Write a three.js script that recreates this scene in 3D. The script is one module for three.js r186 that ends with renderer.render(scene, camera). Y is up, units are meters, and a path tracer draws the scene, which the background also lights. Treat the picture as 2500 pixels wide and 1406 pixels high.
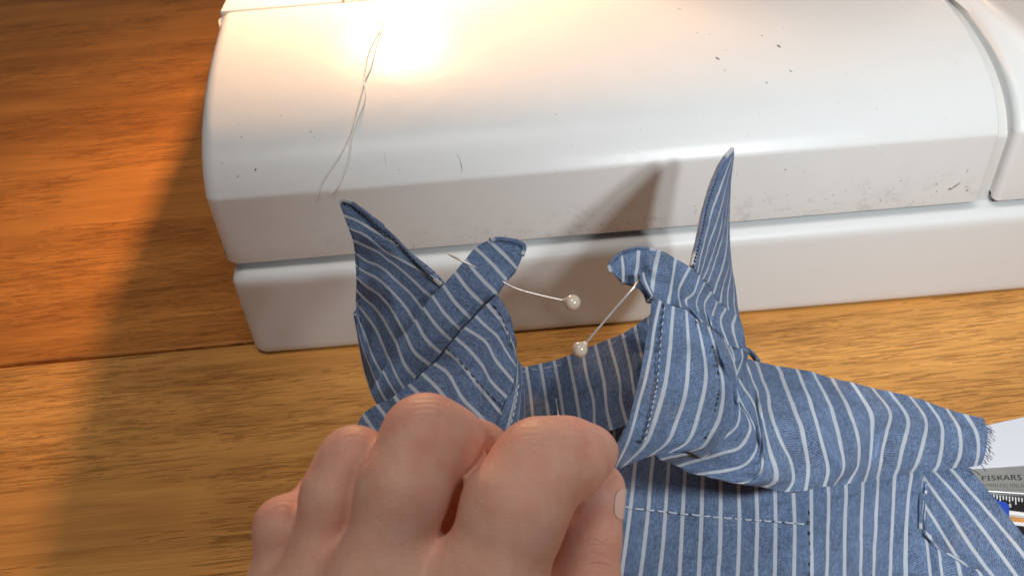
import * as THREE from 'three';
import { MarchingCubes } from 'three/addons/objects/MarchingCubes.js';
import { RoundedBoxGeometry } from 'three/addons/geometries/RoundedBoxGeometry.js';
import { RectAreaLightUniformsLib } from 'three/addons/lights/RectAreaLightUniformsLib.js';
import { mergeGeometries } from 'three/addons/utils/BufferGeometryUtils.js';

// ───────────────────────── camera, light, exposure ─────────────────────────
const V3 = (x, y, z) => new THREE.Vector3(x, y, z);
const scene = new THREE.Scene();
const EYE = V3(0, 0.24, 0), FOCAL = 2165, PW = 2500, PH = 1406;
const pitch = THREE.MathUtils.degToRad(40), roll = THREE.MathUtils.degToRad(-4.83);
const FWD = V3(0, -Math.sin(pitch), -Math.cos(pitch));
const R0 = V3(1, 0, 0), U0 = new THREE.Vector3().crossVectors(R0, FWD);
const RIGHT = R0.clone().multiplyScalar(Math.cos(roll)).addScaledVector(U0, Math.sin(roll));
const UP = new THREE.Vector3().crossVectors(RIGHT, FWD);
const camera = new THREE.PerspectiveCamera(2 * Math.atan(PH / 2 / FOCAL) * 180 / Math.PI, PW / PH, 0.01, 20);
camera.position.copy(EYE);
camera.quaternion.setFromRotationMatrix(new THREE.Matrix4().makeBasis(RIGHT, UP, FWD.clone().negate()));
camera.focus = 0.215; camera.userData.fStop = 45;

const renderer = new THREE.WebGLRenderer({ antialias: true });
renderer.toneMapping = THREE.LinearToneMapping;
renderer.toneMappingExposure = 1.0;
renderer.shadowMap.enabled = true;
scene.background = new THREE.Color().setRGB(0.058, 0.060, 0.070);      // the dim room round the table

// warm needle lamp of the sewing machine, under its arm
RectAreaLightUniformsLib.init();
const LAMP = V3(-0.052, 0.19, -0.452), LAMP_DIR = V3(0.22, -0.9, 0.42).normalize(), LAMP_W = 0.017, LAMP_H = 0.012;
const warm = new THREE.RectAreaLight(new THREE.Color().setRGB(1, 0.56, 0.29), 0.30 / (LAMP_W * LAMP_H), LAMP_W, LAMP_H);
warm.position.copy(LAMP); warm.lookAt(LAMP.clone().add(LAMP_DIR)); scene.add(warm);
// cool desk lamp with two LED heads, behind the camera to the right
const AIM = V3(0.185, 0.05, -0.25);
const LED = [V3(0.157, 0.265, 0.013), V3(0.1165, 0.2676, 0.022)];
for (const [k, p] of LED.entries()) {
  const s = new THREE.SpotLight(new THREE.Color().setRGB(0.91, 0.97, 1.0), k ? 0.132 : 0.164, 0, 0.86, 1.0, 2);
  s.position.copy(p); s.target.position.copy(AIM); s.castShadow = true; s.shadow.radius = 0.55;
  scene.add(s, s.target);
}

// soft white ceiling lamp of the room, above the middle of the table
const CEIL = V3(-0.14, 1.24, 0.0), CEIL_TO = V3(0.02, 0.05, -0.2), CEIL_S = 0.42;
const ceil = new THREE.RectAreaLight(new THREE.Color().setRGB(1, 0.94, 0.88), 6.8, CEIL_S, CEIL_S);
ceil.position.copy(CEIL); ceil.lookAt(CEIL_TO); scene.add(ceil);

// ───────────────────────── helpers ─────────────────────────
let seed = 7;
const rnd = () => { seed = (seed * 1664525 + 1013904223) >>> 0; return seed / 4294967296; };
const rr = (a, b) => a + (b - a) * rnd();
const ray = (px, py) => FWD.clone().addScaledVector(RIGHT, (px - PW / 2) / FOCAL).addScaledVector(UP, (PH / 2 - py) / FOCAL);
const at = (px, py, d) => EYE.clone().addScaledVector(ray(px, py), d);               // a point seen there, d metres along the view
const onPlane = (px, py, axis, v) => { const r = ray(px, py); return EYE.clone().addScaledVector(r, (v - EYE[axis]) / r[axis]); };
const names = {};
function numbered(n) { const k = names[n] = (names[n] ?? -1) + 1; return k ? `${n}_${String(k).padStart(3, '0')}` : n; }
function tag(o, label, category, group) { o.userData.label = label; o.userData.category = category; if (group) o.userData.group = group; return o; }
function thing(name, label, category, p, group) {
  const o = new THREE.Group(); o.name = numbered(name); if (p) o.position.copy(p); scene.add(o); return tag(o, label, category, group);
}
function part(name, geo, mat, parent) {
  const m = new THREE.Mesh(geo, mat); m.name = name; m.castShadow = m.receiveShadow = true;
  let q = parent, off = V3(0, 0, 0); while (q && q !== scene) { off.add(q.position); q = q.parent; }
  if (!geo.userData.local) { geo.translate(-off.x, -off.y, -off.z); }               // geometry is written in world metres
  parent.add(m); return m;
}
const hash = (x, y) => { let h = Math.imul(x | 0, 374761393) + Math.imul(y | 0, 668265263); h = Math.imul(h ^ (h >>> 13), 1274126177); return ((h ^ (h >>> 16)) >>> 0) / 4294967296; };
function noise(x, y, per = 0) {
  const xi = Math.floor(x), yi = Math.floor(y), fx = x - xi, fy = y - yi, u = fx * fx * (3 - 2 * fx), v = fy * fy * (3 - 2 * fy);
  const w = per ? (k) => ((k % per) + per) % per : (k) => k;
  const a = hash(w(xi), yi), b = hash(w(xi + 1), yi), c = hash(w(xi), yi + 1), d = hash(w(xi + 1), yi + 1);
  return a + (b - a) * u + (c - a) * v + (a - b - c + d) * u * v;
}
const fbm = (x, y, n = 4) => { let s = 0, a = 0.5, t = 0; for (let i = 0; i < n; i++) { s += a * noise(x, y); t += a; a *= 0.5; x = x * 2.03 + 17.1; y = y * 2.03 + 5.3; } return s / t; };
const toS = (c) => Math.max(0, Math.min(255, Math.round(255 * (c <= 0.0031308 ? 12.92 * c : 1.055 * c ** (1 / 2.4) - 0.055))));
function tex(w, h, f, srgb = true) {                                                 // f(x, y) -> [r, g, b] linear 0..1
  const d = new Uint8Array(w * h * 4);
  for (let y = 0; y < h; y++) for (let x = 0; x < w; x++) {
    const c = f(x, y), i = (y * w + x) * 4;
    for (let k = 0; k < 3; k++) d[i + k] = srgb ? toS(c[k]) : Math.max(0, Math.min(255, c[k] * 255));
    d[i + 3] = 255;
  }
  const t = new THREE.DataTexture(d, w, h); t.wrapS = t.wrapT = THREE.RepeatWrapping; t.magFilter = t.minFilter = THREE.LinearFilter;
  if (srgb) t.colorSpace = THREE.SRGBColorSpace;
  t.needsUpdate = true; return t;
}
function gridGeo(rows, closed = false) {                                             // rows[i][j] = {p, u, v}
  const n = rows.length, m = rows[0].length, pos = [], uv = [], idx = [];
  for (const r of rows) for (const q of r) { pos.push(q.p.x, q.p.y, q.p.z); uv.push(q.u, q.v); }
  for (let i = 0; i < n - 1; i++) for (let j = 0; j < m - 1; j++) { const a = i * m + j, b = a + 1, c = a + m, d = c + 1; idx.push(a, c, b, b, c, d); }
  const g = new THREE.BufferGeometry();
  g.setAttribute('position', new THREE.Float32BufferAttribute(pos, 3)); g.setAttribute('uv', new THREE.Float32BufferAttribute(uv, 2)); g.setIndex(idx);
  g.computeVertexNormals(); return g;
}
const curve = (pts) => new THREE.CatmullRomCurve3(pts, false, 'centripetal');
const tube = (pts, r, n = 24, rad = 6) => new THREE.TubeGeometry(curve(pts), n, r, rad, false);
function plain(g) { const o = g.index ? g.toNonIndexed() : g; for (const k of Object.keys(o.attributes)) if (!['position', 'normal', 'uv'].includes(k)) o.deleteAttribute(k); return o; }
const merge = (list) => mergeGeometries(list.map(plain));

// ───────────────────────── materials ─────────────────────────
const std = (o) => new THREE.MeshStandardMaterial(o);
const phys = (o) => new THREE.MeshPhysicalMaterial(o);
const rgb = (r, g, b) => new THREE.Color().setRGB(r, g, b);
const grainBump = tex(512, 512, (x, y) => { const v = 0.5 * noise(x / 2, y / 2) + 0.5 * hash(x, y + 77); return [v, v, v]; }, false);

// wood: 0.6 m x 0.3 m tiles, u along the grain
function woodTexture(seedK, tone, gg = 1, bb = 1) {
  const W = 2048, H = 1024, pore = new Float32Array(W * H).fill(1);
  seed = 1000 + seedK * 91;
  for (let k = 0; k < 11500; k++) {
    const x0 = rnd() * W, y0 = rnd() * H;
    const dens = fbm(x0 / 560 + seedK * 13, y0 / 120 + seedK * 7, 3);
    if (rnd() > (dens - 0.40) * 6) continue;
    const len = 12 + 84 * rnd() ** 1.5, sl = rr(-0.05, 0.03), wd = rr(0.7, 1.7), dk = rr(0.4, 0.9), wob = rr(0, 6.3);
    for (let t = 0; t < len; t++) {
      const yy = y0 + sl * t + 0.8 * Math.sin(t / 16 + wob), f = Math.max(0, Math.sin(Math.PI * (t + 0.5) / len)) ** 0.5;
      for (let q = -3; q <= 3; q++) {
        const yq = Math.round(yy) + q, a = Math.max(0, 1 - Math.abs(yq - yy) / (wd * f + 0.25));
        if (a <= 0) continue;
        const i = (((yq % H) + H) % H) * W + (Math.round(x0 + t) % W);
        pore[i] = Math.min(pore[i], 1 - a * dk);
      }
    }
  }
  return tex(W, H, (x, y) => {
    const bx = Math.min(x, W - x), warp = 30 * noise(bx / 260, y / 160 + seedK);
    const a = fbm(bx / 700 + seedK * 3.1, (y + warp) / 60, 4), b = noise(bx / 60, y / 1.6 + seedK * 31), c = fbm(bx / 340 + 9, (y + warp * 1.5) / 17 + seedK, 3);
    const patch = fbm(bx / 420 + seedK * 11, y / 210 + 4, 3);
    let m = 0.62 + 0.34 * (a - 0.5) + 0.16 * (c - 0.5) + 0.15 * (b - 0.5) + 0.42 * (patch - 0.5);
    const p = pore[y * W + x];
    m *= tone;
    return [0.98 * m * (0.25 + 0.75 * p), gg * 0.485 * m ** 1.15 * (0.18 + 0.82 * p), bb * 0.13 * m ** 1.3 * (0.14 + 0.86 * p)];
  });
}
const woodTex = [woodTexture(1, 1.0), woodTexture(2, 0.90, 0.84, 0.68)];  // second one, rear plank: redder tint paints the warm needle lamp glow into the wood
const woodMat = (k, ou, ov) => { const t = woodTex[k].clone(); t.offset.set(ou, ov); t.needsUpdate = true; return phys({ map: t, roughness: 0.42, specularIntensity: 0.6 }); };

// chambray with white woven stripes: one tile = 4 stripe periods each way
const STRIPE = 0.0056;
function clothTex(dim) {
  const N = 1024, P = N / 4;
  return tex(N, N, (x, y) => {
    const s = Math.abs((((x / P) + 0.5) % 1) - 0.5);
    const tw = (x + y * 2) % 8 / 8, weft = (y % 4) / 4;
    const thread = noise(x / 3, y / 30, 0) * 0.5 + noise(x / 40, y / 2.5) * 0.5;
    const slub = fbm(x / 90, y / 120, 3), n = hash(x >> 1, y >> 1);
    const dg = (((x + y * 1.0) % 32) + 32) % 32 / 32, coarse = noise(x / 13, y / 22) - 0.5, heather = hash(Math.floor((x + y) / 16), Math.floor(y / 20)) - 0.5;
    let m = 0.82 + 0.5 * (thread - 0.5) + 0.16 * (tw < 0.4 ? 0.6 : -0.3) + 0.32 * (slub - 0.5) + 0.25 * (n - 0.5) + 0.26 * (Math.abs(dg - 0.5) * 4 - 1) + 0.5 * coarse + 0.3 * heather;
    const base = [0.156 * m, 0.226 * m, 0.372 * m], fleck = n > 0.93 ? 0.12 : 0;
    const saw = 0.108 + 0.008 * ((y % 8) < 4 ? 1 : -1) + 0.007 * (noise(3.3, y / 60) - 0.5);
    const k = Math.max(0, Math.min(1, (saw - s) / 0.012));
    const st = 0.9 + 0.16 * (weft - 0.5) + 0.2 * (thread - 0.5) + 0.1 * (slub - 0.5);
    const white = [0.60 * st, 0.645 * st, 0.71 * st];
    return base.map((b, i) => dim * ((b + fleck) * (1 - k) + white[i] * k));
  });
}
const cTex = clothTex(1), clothBumpTex = tex(256, 256, (x, y) => { const v = 0.5 + 0.25 * Math.sin((x + y * 2) * Math.PI / 4) + 0.25 * (hash(x, y) - 0.5); return [v, v, v]; }, false);
for (const t of [cTex, clothBumpTex]) t.repeat.set(0.25, 0.25);
clothBumpTex.repeat.set(0.9, 0.9);
const clothMat = phys({ map: cTex, roughness: 0.9, bumpMap: clothBumpTex, bumpScale: 0.00012, sheen: 0.08, sheenRoughness: 0.6, sheenColor: rgb(0.6, 0.7, 0.9), specularIntensity: 0.3, side: THREE.DoubleSide });
const navyThread = std({ color: rgb(0.025, 0.032, 0.06), roughness: 0.9 });
const paleThread = std({ color: rgb(0.50, 0.55, 0.62), roughness: 0.85 });
const steel = std({ color: rgb(0.74, 0.72, 0.70), roughness: 0.32, metalness: 0.75 });
const plasticParams = { roughness: 0.4, bumpMap: grainBump, bumpScale: 0.00001, specularIntensity: 0.6 };
const plasticColor = rgb(0.735, 0.742, 0.735);
const plastic = phys({ color: plasticColor, ...plasticParams });

// ───────────────────────── table ─────────────────────────
const table = thing('wooden_table', 'orange brown varnished wooden table of wide planks under everything', 'table', V3(-0.1578, 0, -0.2653));
table.rotation.y = 0.016;
{
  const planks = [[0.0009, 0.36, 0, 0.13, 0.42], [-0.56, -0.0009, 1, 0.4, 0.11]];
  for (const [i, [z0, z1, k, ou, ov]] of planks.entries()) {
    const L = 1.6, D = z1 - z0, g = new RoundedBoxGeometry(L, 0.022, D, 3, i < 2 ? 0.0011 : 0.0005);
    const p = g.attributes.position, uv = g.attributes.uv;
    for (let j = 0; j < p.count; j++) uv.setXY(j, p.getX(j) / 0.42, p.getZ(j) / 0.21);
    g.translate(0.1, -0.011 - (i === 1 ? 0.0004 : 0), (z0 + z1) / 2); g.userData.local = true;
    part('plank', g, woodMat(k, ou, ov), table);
  }
}

// ───────────────────────── sewing machine ─────────────────────────
const machine = thing('sewing_machine', 'white plastic sewing machine with curved front lying across the table behind the shirt', 'sewing machine', V3(0, 0, -0.32));
// cross-section of the free-arm tray: [z, y] from the gap at its foot up over the shoulder to the flat top
const shoulder = curve([[-0.2611, 0.0730], [-0.2637, 0.0767], [-0.2701, 0.0828], [-0.2803, 0.0884], [-0.2921, 0.0923], [-0.3055, 0.0950], [-0.3187, 0.0966], [-0.338, 0.0977], [-0.362, 0.098]].map(([z, y]) => V3(0, y, z)));
function crossSection(zEnd, foot = 0.0425) {
  const P = [[-0.2622, foot], [-0.2613, foot + 0.0004], [-0.2608, foot + 0.0012], [-0.2606, 0.05], [-0.2606, 0.06], [-0.2606, 0.068], [-0.2606, 0.0708], [-0.2606, 0.0716], [-0.26068, 0.0720], [-0.2608, 0.0724]];
  for (let i = 0; i <= 40; i++) { const q = shoulder.getPoint(i / 40); P.push([q.z, q.y]); }
  const out = P.filter(([z]) => z > zEnd + 0.0012); out.push([zEnd + 0.001, 0.098], [zEnd + 0.0003, 0.0977], [zEnd, 0.097], [zEnd, 0.09]);
  return out;
}
function profileAt(px, py) {                                                        // where a sight line meets the tray's front
  const r = ray(px, py), P = crossSection(-0.45).slice(2, -4).concat([[-0.46, 0.098]]);
  for (let i = 0; i + 1 < P.length; i++) {
    const [z0, y0] = P[i], [z1, y1] = P[i + 1], dz = z1 - z0, dy = y1 - y0, den = r.z * dy - r.y * dz;
    const t = ((z0 - EYE.z) * dy - (y0 - EYE.y) * dz) / den, q = EYE.clone().addScaledVector(r, t), s = ((q.z - z0) * dz + (q.y - y0) * dy) / (dz * dz + dy * dy);
    if (s >= -1e-6 && s <= 1 + 1e-6 && t > 0) { const n = V3(0, -dz, dy).normalize(); if (n.y < 0 && n.z < 0) n.negate(); return { p: q, n, i, s }; }
  }
  return null;
}
const TRAY = { x0: -0.104, x1: 0.1733 };
function shell(P, xl, x1, rl, rr_, ctr = [-0.325, 0.062]) {                                          // sweep a cross-section along x with rounded ends
  const n = P.length, len = [0]; for (let i = 1; i < n; i++) len.push(len[i - 1] + Math.hypot(P[i][0] - P[i - 1][0], P[i][1] - P[i - 1][1]));
  const nor = P.map((_, i) => { const a = P[Math.max(0, i - 1)], b = P[Math.min(n - 1, i + 1)]; const dz = b[0] - a[0], dy = b[1] - a[1], l = Math.hypot(dz, dy); return [dy / l, -dz / l]; });
  const cols = [];                                                                  // [end, angle]
  cols.push(['l', null]); for (let k = 0; k <= 7; k++) cols.push(['l', (1 - k / 7) * Math.PI / 2]);
  for (let k = 1; k < 24; k++) cols.push(['m', k / 24]);
  for (let k = 0; k <= 7; k++) cols.push(['r', (k / 7) * Math.PI / 2]); cols.push(['r', null]);
  const rows = P.map(([z, y], i) => cols.map(([e, a]) => {
    let x, ins = 0, py = y, pz = z;
    if (e === 'm') { const X0 = xl(z); x = X0 + rl + (x1 - rr_ - X0 - rl) * a; }
    else {
      const r = e === 'l' ? rl : rr_, th = a === null ? Math.PI / 2 : a; ins = r - r * Math.cos(th);
      py = y - nor[i][1] * ins; pz = z - nor[i][0] * ins;
      if (a === null) { py = ctr[1]; pz = ctr[0]; }
      x = r - r * Math.sin(th); x = e === 'l' ? xl(pz) + x : x1 - x;
    }
    return { p: V3(x, py, pz), u: x, v: len[i] };
  }));
  const g = gridGeo(rows); return { g, len };
}
const leftEdge = (z) => -0.1045 - 0.0075 * Math.max(0, Math.min(1, (-0.262 - z) / 0.1));
const SEC = crossSection(-0.3629, 0.0429);
const { g: trayGeo, len: trayLen } = shell(SEC, leftEdge, TRAY.x1, 0.0055, 0.0008);
// marks and scuffs on the tray: 0.3 m x 0.16 m sheet in (x, distance round the section)
const TW = 2048, TH = 1024, TX0 = -0.118, TXW = 0.3, TSH = 0.16;
const marks = new Float32Array(TW * TH).fill(0);
function speck(x, s, r, a, ang = 0, asp = 1) {
  const cx = (x - TX0) / TXW * TW, cy = s / TSH * TH, R = r / TXW * TW, ca = Math.cos(ang), sa = Math.sin(ang);
  for (let j = Math.floor(cy - R * asp - 2); j <= cy + R * asp + 2; j++) for (let i = Math.floor(cx - R * asp - 2); i <= cx + R * asp + 2; i++) {
    if (i < 0 || j < 0 || i >= TW || j >= TH) continue;
    const dx = i - cx, dy = j - cy, u = (dx * ca + dy * sa) / asp, v = -dx * sa + dy * ca, q = Math.hypot(u, v) / R + 0.35 * (noise(i / 2.2, j / 2.2) - 0.5);
    if (q < 1) marks[j * TW + i] = Math.max(marks[j * TW + i], a * Math.min(1, (1 - q) * 3));
  }
}
const sOf = (h) => trayLen[h.i + 2] + h.s * (trayLen[h.i + 3] - trayLen[h.i + 2]);
const markAt = (px, py, r, a, ang, asp) => { const h = profileAt(px, py); if (h) speck(h.p.x, sOf(h), r, a, ang, asp); };
seed = 42;
for (const [x, y, r, a, g, p] of [[1752, 143, 0.0006, 0.8, -0.9, 1.9], [1902, 113, 0.0006, 0.75, -1.2, 1.8], [1861, 87, 0.0004, 0.85, 0, 1], [1872, 202, 0.0004, 0.9, 0, 1], [1703, 80, 0.0003, 0.8, 0, 1], [1774, 122, 0.0003, 0.6, 0, 1], [1931, 174, 0.0003, 0.7, -1.1, 2.8], [1770, 172, 0.00025, 0.4, 1.2, 3], [1659, 22, 0.0006, 0.4, 0.2, 1.6],
  [622, 415, 0.0004, 1, 0, 1], [588, 335, 0.0003, 0.6, 1.2, 2], [757, 322, 0.00022, 0.6, -0.8, 3.5], [766, 335, 0.0002, 0.35, -1.3, 4], [1125, 405, 0.00018, 0.75, -1.45, 14], [1119, 385, 0.00016, 0.4, -1.2, 10], [940, 390, 0.0002, 0.25, -1.5, 16], [685, 283, 0.0002, 0.5, -0.2, 3], [972, 415, 0.0003, 0.4, 0, 1], [540, 400, 0.0003, 0.4, 0.6, 2], [579, 432, 0.0003, 0.5, 0.6, 2],
  [1918, 415, 0.0003, 0.7, 1.5, 1.4], [2333, 455, 0.0003, 0.95, 0.72, 8], [2320, 462, 0.0004, 0.9, 0.4, 1.6], [2363, 418, 0.00018, 0.6, 1.5, 6], [2287, 450, 0.0003, 0.8, 0, 1], [2362, 466, 0.0004, 0.8, 0.6, 1.5], [2288, 468, 0.0003, 0.7, 0, 1], [2035, 477, 0.0003, 0.7, 0, 1], [2200, 442, 0.00025, 0.6, 0, 1.5]]) markAt(x, y, r, a, g, p);
for (let k = 0; k < 95; k++) { const px = rr(1500, 2380), f = rnd() ** 1.8; markAt(px, 565 - (px - 1600) * 0.083 - 75 * f - 4, rr(0.00012, 0.00034), rr(0.1, 0.42), rr(0, 3), rr(1, 2.6)); }
for (let k = 0; k < 70; k++) { const px = rr(900, 1560); markAt(px, 615 - (px - 1000) * 0.085 - 60 * rnd() ** 2 - 4, rr(0.00012, 0.00032), rr(0.15, 0.45), rr(0, 3), rr(1, 3)); }
for (let k = 0; k < 110; k++) markAt(rr(500, 2350), rr(60, 560), rr(0.0001, 0.00026), rr(0.08, 0.35), rr(0, 3), rr(1, 3));
const trayTex = tex(TW, TH, (x, y) => {
  const grime = Math.max(0, fbm(x / 26, y / 18, 4) - 0.54) * 0.8 * Math.max(0, 1 - Math.abs(y / TH * TSH - 0.004) / 0.014) * (x > TW * 0.42 ? 1 : 0.5) * (fbm(x / 5, y / 5, 2) > 0.44 ? 1 : 0.25);
  const m = (1 - 0.9 * marks[y * TW + x]) * (1 - Math.min(0.5, grime)), t = 0.985 + 0.03 * (fbm(x / 160, y / 160, 3) - 0.5);
  return [0.735 * m * t, 0.742 * m * t, 0.735 * m * t];
});
{ const uv = trayGeo.attributes.uv; for (let i = 0; i < uv.count; i++) uv.setXY(i, (uv.getX(i) - TX0) / TXW, uv.getY(i) / TSH); }
const trayBump = tex(1024, 512, (x, y) => { const v = fbm(x / 46, y / 46, 4) * 0.85 + 0.06 * hash(x, y); return [v, v, v]; }, false);
trayTex.wrapS = trayTex.wrapT = THREE.ClampToEdgeWrapping;
part('accessory_tray', trayGeo, phys({ map: trayTex, bumpMap: trayBump, bumpScale: 0.0002, roughness: 0.33, specularIntensity: 0.6 }), machine).userData.label = 'scuffed white tray with a curved front';
// flat top beyond the joint line
{
  const g = new RoundedBoxGeometry(0.051, 0.05, 0.16, 4, 0.0012); g.translate(-0.0869, 0.098 - 0.025, -0.4443); part('bed_plate', g, plastic, machine);
  const h = new RoundedBoxGeometry(0.233, 0.05, 0.16, 4, 0.0012); h.translate(0.0563, 0.098 - 0.025, -0.4443); part('bed_plate', h, plastic, machine);
}
// base under tray and body
{
  const P = [[-0.2585, 0.0008], [-0.2576, 0.0016], [-0.2572, 0.003], [-0.2571, 0.02], [-0.2571, 0.0352], [-0.2573, 0.0368], [-0.2579, 0.0380], [-0.2590, 0.0390], [-0.2606, 0.0399], [-0.266, 0.0410], [-0.30, 0.0412], [-0.52, 0.0412]];
  const Q = []; for (let i = 0; i < P.length; i++) { Q.push(P[i]); if (i + 1 < P.length && Math.hypot(P[i][0] - P[i + 1][0], P[i][1] - P[i + 1][1]) > 0.004) for (const f of [0.1, 0.5, 0.9]) Q.push([P[i][0] + (P[i + 1][0] - P[i][0]) * f, P[i][1] + (P[i + 1][1] - P[i][1]) * f]); }
  const { g } = shell(Q, () => -0.1042, 0.46, 0.006, 0.006, [-0.32, 0.018]); part('base', g, plastic, machine);
}
// main body right of the groove, and the pillar that rises from it
{
  const sec = crossSection(-0.50, 0.0425).map(([z, y]) => [z + 0.0004, y]);
  const { g } = shell(sec, () => 0.1792, 0.46, 0.0028, 0.003); part('main_body', g, plastic, machine);
  const w = crossSection(-0.36).slice(0, -4).map(([z, y]) => [z - 0.0042, y - 0.0040]); // recessed wall seen in the groove
  const { g: gw } = shell(w, () => 0.1736, 0.185, 0.0003, 0.0003); part('groove_wall', gw, phys({ color: rgb(0.66, 0.65, 0.63), roughness: 0.5 }), machine);
  const foot = curve([V3(0.1800, 0.0972, -0.345), V3(0.1822, 0.0964, -0.318), V3(0.1838, 0.0952, -0.309), V3(0.1865, 0.0930, -0.297), V3(0.191, 0.0893, -0.2835), V3(0.199, 0.083, -0.2715), V3(0.213, 0.075, -0.265)]);
  const rise = [[-0.004, -0.0012], [0, 0.0006], [0.0017, 0.0026], [0.0019, 0.005], [0.0006, 0.012], [-0.003, 0.03], [-0.006, 0.07], [-0.006, 0.19]];
  part('pillar', gridGeo(rise.map(([ins, dy], i) => Array.from({ length: 41 }, (_, k) => { const p = foot.getPointAt(k / 40), t = foot.getTangentAt(k / 40); const n = V3(-t.z, 0, t.x).normalize(); if (n.x < 0) n.negate(); return { p: V3(p.x + n.x * ins, p.y + dy, p.z + n.z * ins), u: k, v: i }; }))), phys({ color: plasticColor, roughness: 0.34, side: THREE.DoubleSide }), machine);
}
// arm over the bed that carries the needle lamp (above the frame)
{
  const g = new RoundedBoxGeometry(0.44, 0.08, 0.11, 5, 0.015); g.translate(0.10, 0.282, -0.52); part('arm', g, plastic, machine);
  const lampPart = new THREE.Group(); lampPart.name = 'needle_lamp'; machine.add(lampPart);
  const q = new THREE.Quaternion().setFromUnitVectors(V3(0, 0, 1), LAMP_DIR);
  const hood = new RoundedBoxGeometry(0.024, 0.020, 0.034, 3, 0.003); hood.applyQuaternion(q); hood.translate(LAMP.x - LAMP_DIR.x * 0.0205, LAMP.y - LAMP_DIR.y * 0.0205, LAMP.z - LAMP_DIR.z * 0.0205); part('lamp_hood', hood, phys({ color: rgb(0.5, 0.49, 0.46), roughness: 0.4 }), lampPart);
  const b = new THREE.PlaneGeometry(LAMP_W, LAMP_H); b.applyMatrix4(new THREE.Matrix4().makeRotationFromQuaternion(warm.quaternion.clone().multiply(new THREE.Quaternion().setFromAxisAngle(V3(0, 1, 0), Math.PI)))); b.translate(LAMP.x - LAMP_DIR.x * 0.0015, LAMP.y - LAMP_DIR.y * 0.0015, LAMP.z - LAMP_DIR.z * 0.0015);
  part('lamp_window', b, std({ color: rgb(0.9, 0.85, 0.7), emissive: rgb(1, 0.68, 0.36), emissiveIntensity: 8, side: THREE.DoubleSide }), lampPart);
}
// needle bar and presser foot over the bed, just above the frame
{
  const nb = new THREE.CylinderGeometry(0.0035, 0.0035, 0.09, 20); nb.translate(-0.012, 0.178, -0.425); part('needle_bar', nb, steel, machine);
  const pb = new THREE.CylinderGeometry(0.0042, 0.0042, 0.1, 20); pb.translate(-0.012, 0.172, -0.441); part('presser_bar', pb, steel, machine);
  const ft = new RoundedBoxGeometry(0.02, 0.004, 0.026, 2, 0.001); ft.translate(-0.012, 0.114, -0.432); part('presser_foot', ft, steel, machine);
}
// ceiling lamp: a square frosted panel in a thin frame
{
  const dir = CEIL_TO.clone().sub(CEIL).normalize(), cl = thing('ceiling_lamp', 'square frosted ceiling lamp outside the picture, high above the middle of the table', 'lamp', CEIL);
  const q = new THREE.Quaternion().setFromRotationMatrix(new THREE.Matrix4().lookAt(CEIL, CEIL_TO, V3(0, 1, 0)));
  const pl = new THREE.BoxGeometry(CEIL_S, CEIL_S, 0.004); pl.applyQuaternion(q); pl.translate(CEIL.x - dir.x * 0.004, CEIL.y - dir.y * 0.004, CEIL.z - dir.z * 0.004);
  part('lamp_panel', pl, std({ color: rgb(0.8, 0.8, 0.8), emissive: rgb(1, 0.93, 0.86), emissiveIntensity: 2 }), cl);
  const fr = new RoundedBoxGeometry(CEIL_S + 0.03, CEIL_S + 0.03, 0.03, 3, 0.006); fr.applyQuaternion(q); fr.translate(CEIL.x - dir.x * 0.024, CEIL.y - dir.y * 0.024, CEIL.z - dir.z * 0.024);
  part('lamp_frame', fr, std({ color: rgb(0.7, 0.7, 0.7), roughness: 0.5 }), cl);
}
// desk lamp behind the camera
{
  const c = LED[0].clone().lerp(LED[1], 0.5), dir = AIM.clone().sub(c).normalize();
  const dl = thing('desk_lamp', 'desk lamp with two round cool white heads outside the picture, over the near right', 'lamp', c.clone().addScaledVector(dir, -0.03));
  for (const p of LED) {
    const q = new THREE.Quaternion().setFromUnitVectors(V3(0, 0, 1), dir);
    const disc = new THREE.CircleGeometry(0.011, 32); disc.applyQuaternion(q); const dp = p.clone().addScaledVector(dir, -0.003); disc.translate(dp.x, dp.y, dp.z);
    part('led_lamp', disc, std({ color: rgb(0.9, 0.9, 0.9), emissive: rgb(0.93, 0.98, 1), emissiveIntensity: 40 }), dl);
    const cup = new THREE.LatheGeometry([[0.001, 0], [0.02, 0], [0.024, 0.012], [0.024, 0.02]].map(([a, b]) => new THREE.Vector2(a, b)), 32); cup.rotateX(Math.PI / 2); cup.applyQuaternion(q); const cp = p.clone().addScaledVector(dir, -0.016); cup.translate(cp.x, cp.y, cp.z);
    part('lamp_shade', cup, std({ color: rgb(0.1, 0.1, 0.1), roughness: 0.5, side: THREE.DoubleSide }), dl);
  }
  const b = LED[0].clone().addScaledVector(dir, -0.02), e = LED[1].clone().addScaledVector(dir, -0.02);
  part('crossbar', tube([b, b.clone().lerp(e, 0.5).add(V3(0, 0.012, 0.008)), e], 0.005, 16, 10), steel, dl);
  part('stem', tube([b.clone().lerp(e, 0.5).add(V3(0, 0.012, 0.008)), V3(0.36, 0.52, 0.3), V3(0.62, 0.40, 0.25), V3(0.64, 0.0, 0.06)], 0.006, 48, 10), steel, dl);
}

// ───────────────────────── striped shirt ─────────────────────────
const shirt = thing('striped_shirt', 'small blue chambray shirt with white stripes, collar standing up, held by the hand', 'shirt', V3(0.04, 0, -0.17));
function depthOf(anchors, pw = 2.6) {                                             // smooth depth from a few measured points
  return (x, y) => { let s = 0, w = 0; for (const [ax, ay, d] of anchors) { const q = 1 / ((Math.hypot(x - ax, y - ay) + 12) ** pw); s += q * d; w += q; } return s / w; };
}
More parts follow.
